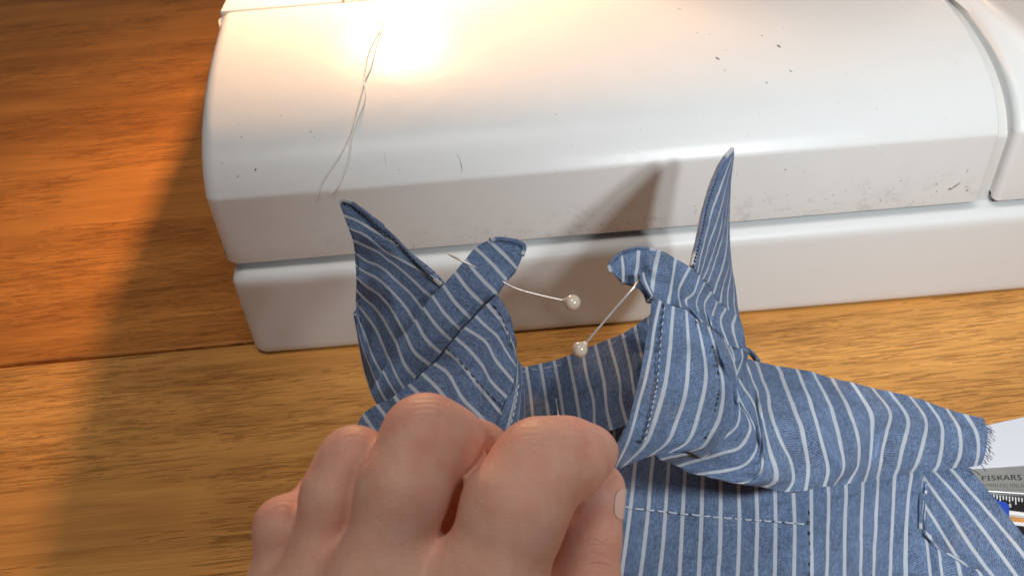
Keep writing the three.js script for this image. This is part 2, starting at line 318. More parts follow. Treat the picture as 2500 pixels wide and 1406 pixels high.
// curves: [[stripe number, [x, y, depth?], ...], ...] seen along the stripes; a sheet is lofted across them
function sheet(name, parent, curves, depth, { thick = 0.0007, nv = 36, sub = 6, wob = 0.00025, v0 = 0, label } = {}) {
  const C = curves.map(([u, ...pts]) => {
    const c = curve(pts.map(([x, y, d]) => at(x, y, d ?? depth(x, y))));
    return { u, p: Array.from({ length: nv + 1 }, (_, j) => c.getPointAt(j / nv)), L: c.getLength() };
  });
  const rows = [];
  for (let i = 0; i + 1 < C.length; i++) {
    const a = C[Math.max(0, i - 1)], b = C[i], c = C[i + 1], d = C[Math.min(C.length - 1, i + 2)], h = c.u - b.u, last = i + 2 === C.length;
    const n = Math.max(2, Math.round(sub * Math.min(2, Math.abs(h))));
    for (let k = 0; k < n + (last ? 1 : 0); k++) {
      const t = k / n, t2 = t * t, t3 = t2 * t, row = [];
      for (let j = 0; j <= nv; j++) {
        const m0 = i > 0 ? c.p[j].clone().sub(a.p[j]).multiplyScalar(h / (c.u - a.u)) : c.p[j].clone().sub(b.p[j]);
        const m1 = !last ? d.p[j].clone().sub(b.p[j]).multiplyScalar(h / (d.u - b.u)) : c.p[j].clone().sub(b.p[j]);
        const p = b.p[j].clone().multiplyScalar(2 * t3 - 3 * t2 + 1).addScaledVector(m0, t3 - 2 * t2 + t).addScaledVector(c.p[j], -2 * t3 + 3 * t2).addScaledVector(m1, t3 - t2);
        row.push({ p, u: b.u + h * t, v: v0 + (b.L + (c.L - b.L) * t) * (j / nv) / STRIPE });
      }
      rows.push(row);
    }
  }
  // small puckers along the surface normal
  const g0 = gridGeo(rows), nn = g0.attributes.normal, M = nv + 1, flip = [];
  let facing = 0;
  rows.forEach((r, i) => r.forEach((q, j) => { const k = i * M + j; q.n = V3(nn.getX(k), nn.getY(k), nn.getZ(k)); facing += q.n.dot(EYE.clone().sub(q.p)); }));
  const sgn = facing > 0 ? 1 : -1, R = rows.length;
  rows.forEach((r) => r.forEach((q) => { q.n.multiplyScalar(sgn); q.p.addScaledVector(q.n, wob * 2 * (fbm(q.u * 0.9 + v0 + 31, q.v * 0.55, 3) - 0.5)); }));
  // closed shell: face, back, and a rim
  const pos = [], uv = [], idx = [], add = (p, u, v) => { pos.push(p.x, p.y, p.z); uv.push(u, v); return pos.length / 3 - 1; };
  const F = rows.map((r) => r.map((q) => add(q.p, q.u, q.v))), B = rows.map((r) => r.map((q) => add(q.p.clone().addScaledVector(q.n, -thick), q.u, q.v)));
  const quad = (a, b, c, d) => sgn > 0 ? idx.push(a, b, c, a, c, d) : idx.push(a, c, b, a, d, c);
  for (let i = 0; i < R - 1; i++) for (let j = 0; j < nv; j++) { quad(F[i][j], F[i + 1][j], F[i + 1][j + 1], F[i][j + 1]); quad(B[i][j], B[i][j + 1], B[i + 1][j + 1], B[i + 1][j]); }
  const rim = (list) => { for (let k = 0; k + 1 < list.length; k++) { const [a, b] = [list[k], list[k + 1]]; const q = [a, b].flatMap(([f, bk, row, j]) => { const s = rows[row][j]; return [add(s.p, s.u, s.v), add(s.p.clone().addScaledVector(s.n, -thick), s.u, s.v)]; }); quad(q[0], q[1], q[3], q[2]); } };
  const edge = []; for (let j = 0; j <= nv; j++) edge.push([0, 0, 0, j]); for (let i = 1; i < R; i++) edge.push([0, 0, i, nv]); for (let j = nv - 1; j >= 0; j--) edge.push([0, 0, R - 1, j]); for (let i = R - 2; i >= 0; i--) edge.push([0, 0, i, 0]);
  rim(edge);
  const g = new THREE.BufferGeometry(); g.setAttribute('position', new THREE.Float32BufferAttribute(pos, 3)); g.setAttribute('uv', new THREE.Float32BufferAttribute(uv, 2)); g.setIndex(idx); g.computeVertexNormals();
  const m = part(name, g, clothMat, parent); if (label) m.userData.label = label; return m;
}
function stitches(parent, pts, depth, { step = 0.0019, fill = 0.55, r = 0.00015, mat = navyThread, lift = 0.0009, jit = 0.00012 } = {}) {
  const c = curve(pts.map(([x, y, d]) => at(x, y, (d ?? depth(x, y)) - lift))), L = c.getLength(), list = [];
  for (let s = 0; s + step * fill < L; s += step) {
    const a = c.getPointAt(s / L), b = c.getPointAt((s + step * fill) / L), m = a.clone().lerp(b, 0.5).addScaledVector(FWD, -0.00012);
    for (const q of [a, b]) q.add(V3(rr(-jit, jit), rr(-jit, jit), 0));
    list.push(tube([a.addScaledVector(FWD, 0.0003), m, b.addScaledVector(FWD, 0.0003)], r, 4, 5));
  }
  return part('stitching', merge(list), mat, parent);
}
const cord = (name, parent, pts, depth, r, mat, lift = 0.0005) => part(name, tube(pts.map(([x, y, d]) => at(x, y, (d ?? depth(x, y)) - lift)), r, 40, 6), mat, parent);

// left side: collar leaf, stand, front
const dL1 = depthOf([[830, 495, .209], [900, 560, .203], [1078, 695, .1955], [868, 640, .209], [868, 740, .212], [878, 820, .212], [950, 700, .2005], [910, 900, .204], [900, 980, .204], [1000, 800, .1965], [985, 940, .1945], [945, 975, .197], [1010, 640, .199]]);
const leafL = sheet('collar_leaf', shirt, [
  [-1.05, [829, 495], [842, 490], [866, 503], [893, 526]],
  [-0.45, [832, 508], [870, 520], [920, 549], [968, 588]],
  [0, [838, 526], [875, 541], [926, 571], [1004, 622]],
  [1, [850, 557], [887, 572], [912, 590], [939, 613], [974, 632], [1012, 652], [1045, 674], [1080, 699]],
  [2, [860, 587], [895, 603], [920, 614], [944, 632], [974, 654], [1012, 687], [1034, 709], [1055, 726]],
  [3, [865, 616], [892, 636], [924, 649], [947, 666], [974, 692], [999, 714], [1017, 736], [1032, 757]],
  [4, [867, 647], [887, 662], [920, 679], [947, 702], [974, 731], [994, 756], [1012, 786]],
  [5, [869, 677], [895, 699], [924, 719], [947, 744], [964, 771], [989, 817]],
  [6, [869, 707], [890, 729], [912, 749], [932, 774], [949, 804], [964, 832], [975, 862]],
  [7, [869, 737], [887, 762], [907, 787], [920, 808], [929, 829], [946, 870], [962, 908]],
  [8, [870, 766], [882, 798], [895, 829], [908, 868], [925, 900], [950, 938]],
  [9, [870, 792], [885, 850], [900, 890], [916, 930], [930, 958]],
  [10, [871, 812, .2135], [879, 868, .2135], [889, 915, .2120], [908, 972, .2075]],
], dL1, { thick: 0.0011, nv: 40, label: 'pointed collar leaf in shade, standing up' });
const dL2 = depthOf([[1280, 603, .201], [1240, 585, .1995], [1165, 602, .1975], [1209, 719, .1912], [1239, 682, .194], [1078, 695, .195], [1130, 800, .190], [1054, 887, .1885], [985, 815, .1945], [984, 947, .1915], [930, 985, .194], [950, 870, .198]]);
const standL = sheet('collar_stand', shirt, [
  [0.05, [1240, 584], [1262, 588], [1279, 601], [1277, 622], [1270, 640]],
  [0.5, [1215, 582], [1240, 594], [1262, 622], [1266, 648]],
  [1, [1193, 586], [1229, 620], [1262, 654]],
  [2, [1160, 605], [1194, 637], [1236, 684]],
  [3, [1136, 634], [1172, 677], [1211, 716]],
  [4, [1110, 664], [1145, 709], [1181, 744]],
  [5, [1081, 696], [1110, 737], [1150, 779]],
  [6, [1055, 722], [1087, 767], [1128, 809]],
  [7, [1033, 751], [1069, 799], [1105, 834]],
  [8, [1013, 781], [1039, 827], [1078, 864]],
  [9, [988, 814], [1009, 857], [1054, 894]],
  [10, [966, 832], [989, 892], [1018, 926]],
  [11, [948, 874], [967, 917], [988, 952]],
  [12, [934, 905], [952, 938], [970, 966]],
  [13, [918, 930], [930, 958], [945, 982]],
  [13.8, [905, 955], [915, 980], [930, 1000]],
], dL2, { thick: 0.0013, nv: 20, v0: 5, label: 'collar stand in shade with a rounded end and a pin through it' });
const dL3 = depthOf([[1189, 740, .1902], [1054, 887, .1872], [1000, 940, .1845], [917, 987, .1835], [887, 1014, .183], [880, 1045, .182], [1262, 870, .1885], [1240, 970, .1815], [1226, 1012, .179], [1195, 1100, .173], [1160, 900, .1865], [1100, 960, .182], [1030, 1000, .1795], [1130, 1060, .175], [930, 1090, .176]]);
const frontL = sheet('front_panel', shirt, [
  [0.45, [1211, 720], [1238, 757], [1254, 806], [1262, 868]],
  [1, [1189, 742], [1224, 784], [1240, 815], [1256, 850], [1262, 880]],
  [2, [1160, 770], [1189, 799], [1214, 821], [1234, 854], [1260, 895]],
  [3, [1134, 800], [1186, 835], [1209, 877], [1254, 931]],
  [4, [1112, 825], [1141, 850], [1179, 895], [1196, 927], [1242, 975]],
  [5, [1085, 853], [1124, 887], [1166, 939], [1199, 979], [1229, 1016]],
  [6, [1058, 886], [1094, 912], [1114, 947], [1131, 974], [1171, 1014], [1212, 1062]],
  [7, [1030, 912], [1067, 947], [1089, 974], [1130, 1030], [1180, 1092]],
  [8, [998, 939], [1024, 964], [1070, 1025], [1130, 1100]],
  [9, [962, 966], [1000, 1020], [1060, 1100]],
  [10, [920, 988], [947, 1024], [1000, 1100]],
  [11, [886, 1011], [915, 1054], [950, 1105]],
  [11.8, [868, 1046], [890, 1080], [915, 1110]],
], dL3, { thick: 0.0008, nv: 30, v0: 11, label: 'front panel in shade below the collar stand' });
cord('edge_fold', standL, [[1196, 586], [1216, 583], [1245, 586], [1266, 591], [1279, 602], [1275, 624]], dL2, 0.00055, clothMat, 0.0002);
// turned placket edge seen edge on
const dL4 = (x, y) => 0.1885 - (y - 870) / 200 * 0.0145 + Math.max(0, x - 1235) * 0.00006;
const placketL = sheet('placket', shirt, [
  [0.35, [1262, 866], [1250, 925], [1228, 1000], [1200, 1090], [1188, 1120]],
  [0.7, [1263, 872], [1257, 930], [1238, 1010], [1210, 1110]],
  [1, [1264, 878], [1261, 950], [1246, 1020], [1222, 1100]],
  [1.5, [1268, 884], [1270, 950], [1258, 1030], [1240, 1100]],
  [2, [1271, 890], [1272, 960], [1264, 1040], [1256, 1100]],
  [3, [1275, 900, .194], [1282, 980, .190], [1282, 1045, .186], [1278, 1100, .182]],
], dL4, { thick: 0.0008, nv: 24, v0: 3, wob: 0.0001, label: 'folded placket edge seen edge on' });
cord('seam', frontL, [[1209, 719], [1184, 739], [1155, 774], [1127, 801], [1105, 829], [1075, 866], [1054, 889], [1014, 924]], dL3, 0.0002, navyThread, 0.0001);
stitches(frontL, [[1089, 849], [1116, 875], [1151, 915], [1181, 949], [1231, 997]], dL3);
stitches(frontL, [[1205, 745], [1222, 770], [1239, 810], [1252, 850]], dL3, { mat: navyThread, r: 0.00014 });
stitches(placketL, [[1266, 940], [1256, 1000], [1240, 1060], [1230, 1085]], dL4, { mat: paleThread, r: 0.00016 });
stitches(leafL, [[853, 556], [865, 590], [873, 640], [876, 700], [876, 760], [882, 800]], dL1, { r: 0.00010, mat: navyThread });
cord('edge_fold', leafL, [[829, 496], [836, 490], [850, 492], [880, 512], [915, 540], [960, 580], [1010, 632], [1050, 672], [1079, 697]], dL1, 0.0006, clothMat, 0.0001);
stitches(leafL, [[836, 494], [850, 499], [872, 513], [905, 540], [960, 586], [1010, 636], [1060, 685]], dL1, { step: 0.0013, r: 0.00022, lift: 0.0011 });

// back of the neck, seen inside
const dB = depthOf([[1285, 895, .236], [1420, 860, .240], [1590, 770, .236], [1300, 1030, .226], [1480, 1050, .229], [1560, 950, .226], [1430, 950, .234]]);
sheet('back_neck', shirt, [
  [-1, [1215, 905], [1222, 980], [1236, 1080]],
  [0, [1251, 900], [1259, 960], [1270, 1070]],
  [1, [1285, 895], [1294, 953], [1303, 1033], [1310, 1062]],
  [2, [1319, 888], [1330, 953], [1341, 1023], [1347, 1062]],
  [3, [1353, 880], [1366, 949], [1378, 1023], [1386, 1062]],
  [4, [1387, 868], [1403, 946], [1417, 1028], [1424, 1060]],
  [5, [1422, 853], [1434, 924], [1449, 978], [1451, 1055]],
  [6, [1453, 841], [1475, 934], [1482, 1002], [1493, 1050]],
  [7, [1486, 828], [1514, 936], [1516, 978], [1532, 1037]],
  [8, [1520, 814], [1538, 893], [1550, 965], [1568, 1022]],
  [9, [1550, 796], [1560, 842], [1570, 881], [1590, 990]],
  [10, [1582, 772], [1594, 840], [1612, 960]],
  [11, [1612, 752], [1628, 830], [1645, 940]],
], dB, { nv: 24, v0: 2, label: 'inside of the back neck in deep shade' });
stitches(shirt.children.at(-1), [[1268, 911], [1300, 903], [1345, 896], [1400, 880], [1450, 860], [1500, 836], [1550, 810], [1585, 788]], dB, { mat: paleThread, r: 0.00009, step: 0.0034, lift: 0.0006 });
sheet('back_panel', shirt, [[0, [1215, 1040], [1230, 1180]], [3, [1330, 1035], [1340, 1190]], [6, [1440, 1035], [1450, 1190]], [9, [1560, 1000], [1560, 1150]], [11, [1650, 920], [1660, 1120]]].map(([u, ...p]) => [u + 0.5, ...p]), (x, y) => 0.247, { nv: 10 });

// right side: stand, collar leaf, front, sleeve
const dR1 = depthOf([[1486, 655, .2045], [1520, 625, .2065], [1570, 606, .2075], [1684, 652, .2185], [1520, 686, .2015], [1594, 732, .199], [1667, 752, .2025], [1714, 787, .208], [1781, 844, .2265], [1809, 851, .2385], [1600, 660, .2025], [1708, 675, .2245], [1740, 715, .235], [1772, 752, .2445], [1795, 772, .2505], [1810, 785, .2555], [1822, 845, .2485], [1762, 800, .2225], [1790, 810, .2345]]);
const standR = sheet('collar_stand', shirt, [
  [0.15, [1512, 622], [1494, 638], [1487, 655], [1492, 664]],
  [0.5, [1514, 621], [1504, 645], [1505, 674]],
  [1, [1517, 618], [1522, 657], [1522, 687]],
  [2, [1560, 605], [1557, 645], [1553, 672], [1551, 698]],
  [3, [1609, 611], [1599, 655], [1594, 692], [1590, 731]],
  [4, [1650, 631], [1642, 690], [1632, 744]],
  [5, [1685, 652], [1662, 695], [1657, 714], [1664, 753]],
  [6, [1708, 673], [1696, 712], [1674, 737], [1690, 771]],
  [7, [1721, 690], [1701, 739], [1715, 788]],
  [8, [1738, 712], [1721, 752], [1737, 808]],
  [9, [1752, 735], [1738, 794], [1752, 822]],
  [10, [1772, 752], [1762, 794], [1781, 845]],
  [11, [1796, 770], [1791, 804], [1804, 852]],
  [11.7, [1810, 785], [1818, 817], [1824, 853]],
], dR1, { thick: 0.0013, nv: 22, v0: 1, label: 'brightly lit collar stand with a curled rounded end' });
cord('edge_fold', standR, [[1492, 664], [1487, 655], [1495, 638], [1512, 622], [1530, 613], [1560, 606], [1600, 611]], dR1, 0.0005, clothMat, 0.0002);
const leafR = sheet('collar_leaf', shirt, [
  [0.1, [1787, 363, .2605], [1768, 389, .2565], [1742, 450, .248], [1724, 504, .241], [1714, 555, .2345], [1690, 652, .2215]],
  [0.6, [1792, 366, .2612], [1775, 400, .2575], [1752, 450, .251], [1733, 504, .2435], [1721, 555, .2365], [1697, 658, .2225]],
  [1, [1794, 372, .262], [1780, 405, .2585], [1760, 462, .2525], [1742, 512, .246], [1726, 565, .2385], [1704, 665, .2235]],
  [2, [1793, 378, .2628], [1779, 430, .2595], [1766, 488, .2545], [1749, 545, .248], [1730, 600, .240], [1710, 674, .2255]],
  [3, [1792, 383, .2635], [1779, 450, .2615], [1766, 520, .2565], [1752, 584, .2505], [1732, 645, .2405], [1716, 682, .2285]],
  [4, [1791, 386, .2642], [1778, 480, .2635], [1769, 560, .258], [1752, 624, .2505], [1730, 688, .233]],
  [5, [1789, 390, .265], [1779, 520, .2645], [1775, 606, .2605], [1762, 660, .2525], [1744, 716, .237]],
  [6, [1787, 396, .2658], [1780, 540, .2675], [1781, 640, .2635], [1766, 696, .2545], [1759, 738, .2415]],
  [7, [1784, 404, .2665], [1781, 560, .2705], [1787, 660, .2675], [1777, 716, .258], [1778, 756, .2465]],
  [8, [1780, 420, .267], [1781, 580, .2735], [1793, 690, .270], [1793, 740, .2605], [1798, 774, .251]],
  [8.7, [1777, 437, .2675], [1781, 590, .2755], [1796, 692, .2735], [1805, 760, .265], [1812, 792, .257]],
], null, { thick: 0.0012, nv: 40, v0: 8, wob: 0.0004, label: 'narrow pointed collar leaf standing straight up in the light' });
cord('edge_fold', leafR, [[1789, 364, .2605], [1769, 388, .2563], [1742, 450, .2478], [1723, 504, .2408], [1713, 555, .2343], [1690, 653, .2213]], null, 0.0007, clothMat, 0);
stitches(leafR, [[1784, 372, .2605], [1768, 394, .2566], [1745, 450, .2482], [1727, 504, .2412], [1717, 555, .2347], [1694, 650, .2216]], null, { step: 0.0016, r: 0.00026, lift: 0.0012 });
const dR3 = depthOf([[1594, 735, .1985], [1667, 757, .2015], [1740, 812, .2085], [1578, 850, .1935], [1534, 1032, .173], [1498, 1134, .1605], [1680, 900, .190], [1660, 1021, .1795], [1600, 1108, .1695], [1766, 935, .203], [1761, 1006, .1945], [1716, 1090, .1825], [1682, 1100, .1795], [1528, 1134, .162]]);
const frontR = sheet('front_panel', shirt, [
  [0.4, [1590, 733], [1588, 769], [1574, 854], [1565, 907], [1551, 969], [1534, 1032], [1514, 1080], [1492, 1137]],
  [1, [1612, 734], [1597, 804], [1591, 850], [1577, 921], [1559, 987], [1537, 1069], [1506, 1138]],
  [2, [1644, 748], [1639, 804], [1636, 850], [1625, 935], [1602, 1018], [1576, 1083], [1524, 1137]],
  [3, [1677, 757], [1681, 829], [1682, 870], [1676, 950], [1656, 1021], [1636, 1072], [1590, 1112]],
  [4, [1702, 779], [1716, 841], [1724, 915], [1707, 1006], [1682, 1075], [1634, 1106]],
  [5, [1730, 797], [1750, 862], [1765, 930], [1760, 1006], [1739, 1055], [1716, 1090], [1682, 1102]],
  [5.5, [1752, 815], [1770, 880], [1784, 945, .2075], [1783, 1015, .1985], [1760, 1062, .1915], [1735, 1094, .1865], [1700, 1112, .1825]],
  [6, [1770, 828, .220], [1795, 890, .2185], [1806, 950, .2155], [1806, 1012, .2085], [1785, 1062, .2005], [1750, 1098, .1935], [1716, 1120, .1885]],
], dR3, { thick: 0.0008, nv: 40, v0: 6, label: 'stitched placket of the front, lit from the right' });
const dY = depthOf([[1745, 812, .2125], [1781, 846, .2265], [1812, 853, .2385], [1785, 930, .2095], [1795, 900, .2185]]);
sheet('yoke', shirt, [
  [0, [1736, 805], [1758, 850], [1768, 900], [1772, 930]],
  [1, [1762, 827], [1776, 862], [1782, 900], [1780, 930]],
  [2, [1783, 845], [1793, 868], [1790, 900], [1780, 930]],
  [3, [1811, 853], [1814, 872], [1803, 905], [1790, 936]],
  [3.6, [1826, 860], [1824, 880], [1810, 915], [1796, 945]],
], dY, { nv: 16, v0: 4, label: 'narrow wedge of yoke beside the collar seam' });
const dS = depthOf([[1798, 978, .207], [1793, 960, .208], [1807, 1009, .202], [1780, 1060, .195], [1744, 1086, .190], [1834, 1049, .198], [1662, 1137, .187], [1713, 1157, .189], [1787, 1177, .196], [1795, 915, .215], [1852, 1043, .200], [1818, 878, .2375], [1847, 881, .2475], [1898, 893, .2525], [1895, 1049, .2075], [1864, 1134, .1995], [1872, 1191, .2035], [1971, 1196, .212], [1946, 901, .256], [2032, 923, .261], [1959, 1059, .217], [2053, 1080, .229], [2062, 1145, .225], [2040, 1184, .227], [2131, 947, .261], [2165, 1059, .2425], [2125, 1136, .238], [2146, 1171, .242], [2222, 968, .266], [2256, 1076, .253], [2228, 1156, .252], [2312, 998, .269], [2344, 1080, .261], [2334, 1141, .259], [2403, 1024, .271], [2411, 1060, .267], [2394, 1132, .265]], 3);
const sleeve = sheet('sleeve', shirt, [
  [5.4, [1786, 930], [1792, 985], [1785, 1030], [1760, 1060], [1695, 1082, .1868], [1595, 1100, .1765]],
  [6, [1788, 925], [1807, 1000], [1800, 1040], [1767, 1068], [1715, 1098, .1865], [1615, 1124, .178]],
  [7, [1790, 922], [1798, 978], [1821, 1009], [1834, 1049], [1815, 1086], [1753, 1109], [1655, 1138]],
  [8, [1792, 919], [1807, 972], [1844, 1043], [1849, 1092], [1824, 1131], [1767, 1149], [1708, 1158]],
  [9, [1797, 912], [1838, 978], [1853, 1043], [1860, 1092], [1863, 1134], [1852, 1162], [1810, 1180], [1780, 1178]],
  [10, [1820, 877], [1847, 950], [1860, 1012], [1880, 1097], [1898, 1151], [1895, 1178], [1868, 1192]],
  [11, [1847, 881], [1872, 950], [1895, 1049], [1933, 1134], [1938, 1171], [1920, 1201]],
  [12, [1898, 893], [1928, 968], [1959, 1059], [1974, 1145], [1970, 1197]],
  [13, [1946, 901], [1980, 985], [2006, 1084], [2021, 1145], [2013, 1188]],
  [14, [1987, 908], [2028, 990], [2053, 1080], [2062, 1145], [2038, 1186]],
  [15, [2032, 923], [2075, 1003], [2099, 1080], [2097, 1132], [2073, 1181]],
  [16, [2081, 934], [2127, 1007], [2131, 1067], [2125, 1136], [2112, 1176]],
  [17, [2131, 947], [2174, 1007], [2165, 1059], [2153, 1123], [2144, 1172]],
  [18, [2174, 955], [2217, 1016], [2213, 1067], [2196, 1136], [2185, 1164]],
  [19, [2222, 968], [2262, 1028], [2256, 1076], [2239, 1136], [2226, 1158]],
  [20, [2265, 981], [2299, 1033], [2303, 1080], [2290, 1135], [2280, 1152]],
  [21, [2312, 998], [2342, 1050], [2344, 1110], [2332, 1143]],
  [22, [2357, 1011], [2385, 1060], [2388, 1110], [2380, 1138]],
  [22.5, [2402, 1022], [2412, 1054], [2408, 1100], [2396, 1133]],
], dS, { thick: 0.0006, nv: 44, sub: 7, v0: 3, wob: 0.0005, label: 'sleeve spread to the right with a raw frayed end' });
// frayed threads at the sleeve end
seed = 5;
{ const e = curve([[2404, 1026], [2412, 1054], [2408, 1100], [2396, 1133]].map(([x, y]) => at(x, y, dS(x, y)))), list = [];
  for (let k = 0; k < 30; k++) { const p = e.getPointAt(0.06 + 0.93 * k / 30), q = p.clone().addScaledVector(RIGHT, rr(0.0008, 0.0026)).addScaledVector(UP, -rr(0.0005, 0.003)), m = p.clone().lerp(q, 0.5).addScaledVector(UP, rr(-0.0006, 0.0006)); list.push(tube([p.addScaledVector(RIGHT, -0.0006), m, q], rr(0.00008, 0.00013), 6, 4)); }
  const p0 = at(2368, 1143, 0.262), w = [p0, at(2382, 1150, 0.264), at(2395, 1160, 0.266)]; list.push(tube(w, 0.00014, 8, 4));
  part('frayed_threads', merge(list), std({ color: rgb(0.06, 0.085, 0.15), roughness: 0.9 }), sleeve); }
cord('seam', frontR, [[1592, 731], [1629, 744], [1667, 754], [1689, 771], [1714, 789], [1736, 809], [1761, 831], [1781, 846], [1809, 853]], dR1, 0.00026, navyThread, 0.0004);
stitches(frontR, [[1622, 742], [1612, 829], [1604, 929], [1599, 955], [1588, 1006], [1572, 1072]], dR3, { r: 0.00015 });
stitches(frontR, [[1622, 742], [1612, 829], [1604, 929], [1599, 955], [1588, 1006], [1572, 1072]].map(([x, y]) => [x + 1, y + 9]), dR3, { r: 0.00014, mat: paleThread, fill: 0.4 });
stitches(frontR, [[1699, 784], [1729, 817], [1746, 866], [1756, 929], [1753, 978], [1739, 1026], [1724, 1072]], dR3, { r: 0.00016 });
stitches(frontR, [[1558, 1078], [1575, 1080]], dR3, { r: 0.0003, step: 0.0013 });
// bunched seam allowances where collar, yoke and sleeve meet, and the tuck at the stand
sheet('seam_allowance', shirt, [
  [0.2, [1800, 851], [1822, 860], [1845, 880]].map((q, i) => i ? [...q, [0, .240, .2445, .248][i]] : q), [0.5, [1806, 846, .239], [1830, 851, .243], [1853, 872, .2465]], [0.9, [1812, 846, .241], [1836, 856, .246], [1857, 882, .2495]], [1.3, [1812, 852, .2435], [1834, 866, .2485], [1855, 888, .2515]],
], null, { nv: 14, thick: 0.0008, wob: 0.0009 });
sheet('seam_allowance', shirt, [
  [0.5, [1556, 668, .1995], [1560, 690, .1985], [1580, 720, .1975]], [0.75, [1565, 670, .1982], [1570, 692, .1970], [1588, 722, .1965]], [1.15, [1573, 664, .1992], [1581, 690, .1978], [1595, 725, .1972]], [1.3, [1578, 670, .2012], [1585, 692, .2], [1598, 726, .199]],
], null, { nv: 14, thick: 0.0006, wob: 0.0006 });
// body of the shirt lying below
const dD = depthOf([[1514, 1130, .2355], [1500, 1406, .226], [1717, 1160, .2385], [1710, 1280, .2345], [1700, 1406, .231], [1980, 1190, .243], [1982, 1290, .239], [1982, 1406, .2345], [2250, 1160, .2585], [2250, 1300, .249], [2290, 1406, .242], [2110, 1250, .2445], [1400, 1250, .231], [2346, 1400, .2425], [2256, 1240, .252], [2300, 1345, .2455], [2420, 1405, .2432]]);
const body = sheet('body_panel', shirt, [
  [-2, [1420, 1080], [1405, 1240], [1375, 1430]],
  [-1, [1466, 1080], [1450, 1240], [1423, 1430]],
  [0, [1512, 1080], [1495, 1240], [1470, 1430]],
  [1, [1558, 1080], [1540, 1239], [1515, 1430]],
  [2, [1598, 1080], [1582, 1249], [1562, 1430]],
  [3, [1640, 1040], [1625, 1254], [1609, 1430]],
  [4, [1680, 1040], [1668, 1249], [1658, 1430]],
  [5, [1720, 1040], [1713, 1259], [1705, 1430]],
  [6, [1759, 1040], [1759, 1261], [1753, 1430]],
  [7, [1800, 1040], [1805, 1264], [1800, 1430]],
  [8, [1846, 1120], [1850, 1269], [1847, 1430]],
  [9, [1891, 1120], [1895, 1271], [1892, 1430]],
  [10, [1936, 1120], [1941, 1274], [1939, 1430]],
  [11, [1980, 1120], [1983, 1279], [1982, 1430]],
  [12, [2021, 1110], [2025, 1274], [2017, 1430]],
  [13, [2066, 1105], [2064, 1274], [2062, 1430]],
  [14, [2109, 1100], [2105, 1274], [2102, 1430]],
  [15, [2150, 1100], [2140, 1274], [2133, 1430]],
  [16, [2190, 1100], [2181, 1274], [2175, 1430]],
  [17, [2233, 1100], [2215, 1274], [2212, 1430]],
  [17.8, [2257, 1110], [2250, 1200], [2248, 1240], [2256, 1310], [2268, 1430]],
  [19, [2258, 1160], [2251, 1235], [2254, 1292], [2290, 1336], [2299, 1385], [2304, 1430]],
  [20, [2260, 1200], [2254, 1270], [2275, 1322], [2335, 1366], [2345, 1398], [2350, 1430]],
  [21, [2262, 1240], [2262, 1306], [2310, 1352], [2388, 1392], [2398, 1410], [2402, 1430]],
  [21.6, [2264, 1262], [2270, 1318], [2330, 1364], [2420, 1404], [2430, 1416], [2436, 1430]],
], dD, { nv: 40, v0: 2, wob: 0.0006, label: 'body of the shirt with vertical stripes below the sleeve' });
const dG = depthOf([[2200, 1270, .255], [2290, 1430, .247], [2259, 1150, .2635], [2250, 1240, .2555], [2323, 1144, .2685], [2380, 1213, .264], [2441, 1283, .258], [2500, 1356, .2505], [2356, 1377, .2485], [2429, 1406, .247], [2483, 1406, .247], [2400, 1180, .2685], [2500, 1310, .256]]);
const backR = sheet('back_panel', shirt, [
  [-1, [2190, 1270], [2225, 1330], [2262, 1392], [2290, 1440]],
  [0, [2215, 1225], [2262, 1300], [2300, 1362], [2338, 1430]],
  [1, [2235, 1200], [2286, 1277], [2332, 1350], [2385, 1430]],
  [2, [2247, 1152], [2320, 1253], [2374, 1335], [2444, 1430]],
  [3, [2270, 1135], [2338, 1213], [2411, 1307], [2500, 1430]],
  [4, [2310, 1130], [2380, 1213], [2441, 1283], [2500, 1356], [2550, 1420]],
  [4.75, [2350, 1122], [2400, 1183], [2434, 1222], [2502, 1311], [2570, 1400]],
], dG, { nv: 30, v0: 7, wob: 0.0005, label: 'diagonally striped panel showing at the right' });
seed = 11;
stitches(body, [[1500, 1232], [1540, 1240], [1600, 1247], [1700, 1258], [1800, 1267], [1900, 1274], [1977, 1281]], dD, { mat: paleThread, step: 0.0030, fill: 0.66, r: 0.00024, lift: 0.0010 });
stitches(body, [[1976, 1200], [1977, 1280], [1978, 1340], [1977, 1415]], dD, { mat: navyThread, step: 0.0027, fill: 0.34, r: 0.00017, lift: 0.0008 });
cord('seam', body, [[2256, 1166], [2249, 1226], [2249, 1292]], (x, y) => dD(x, y), 0.0005, clothMat, 0.0004);

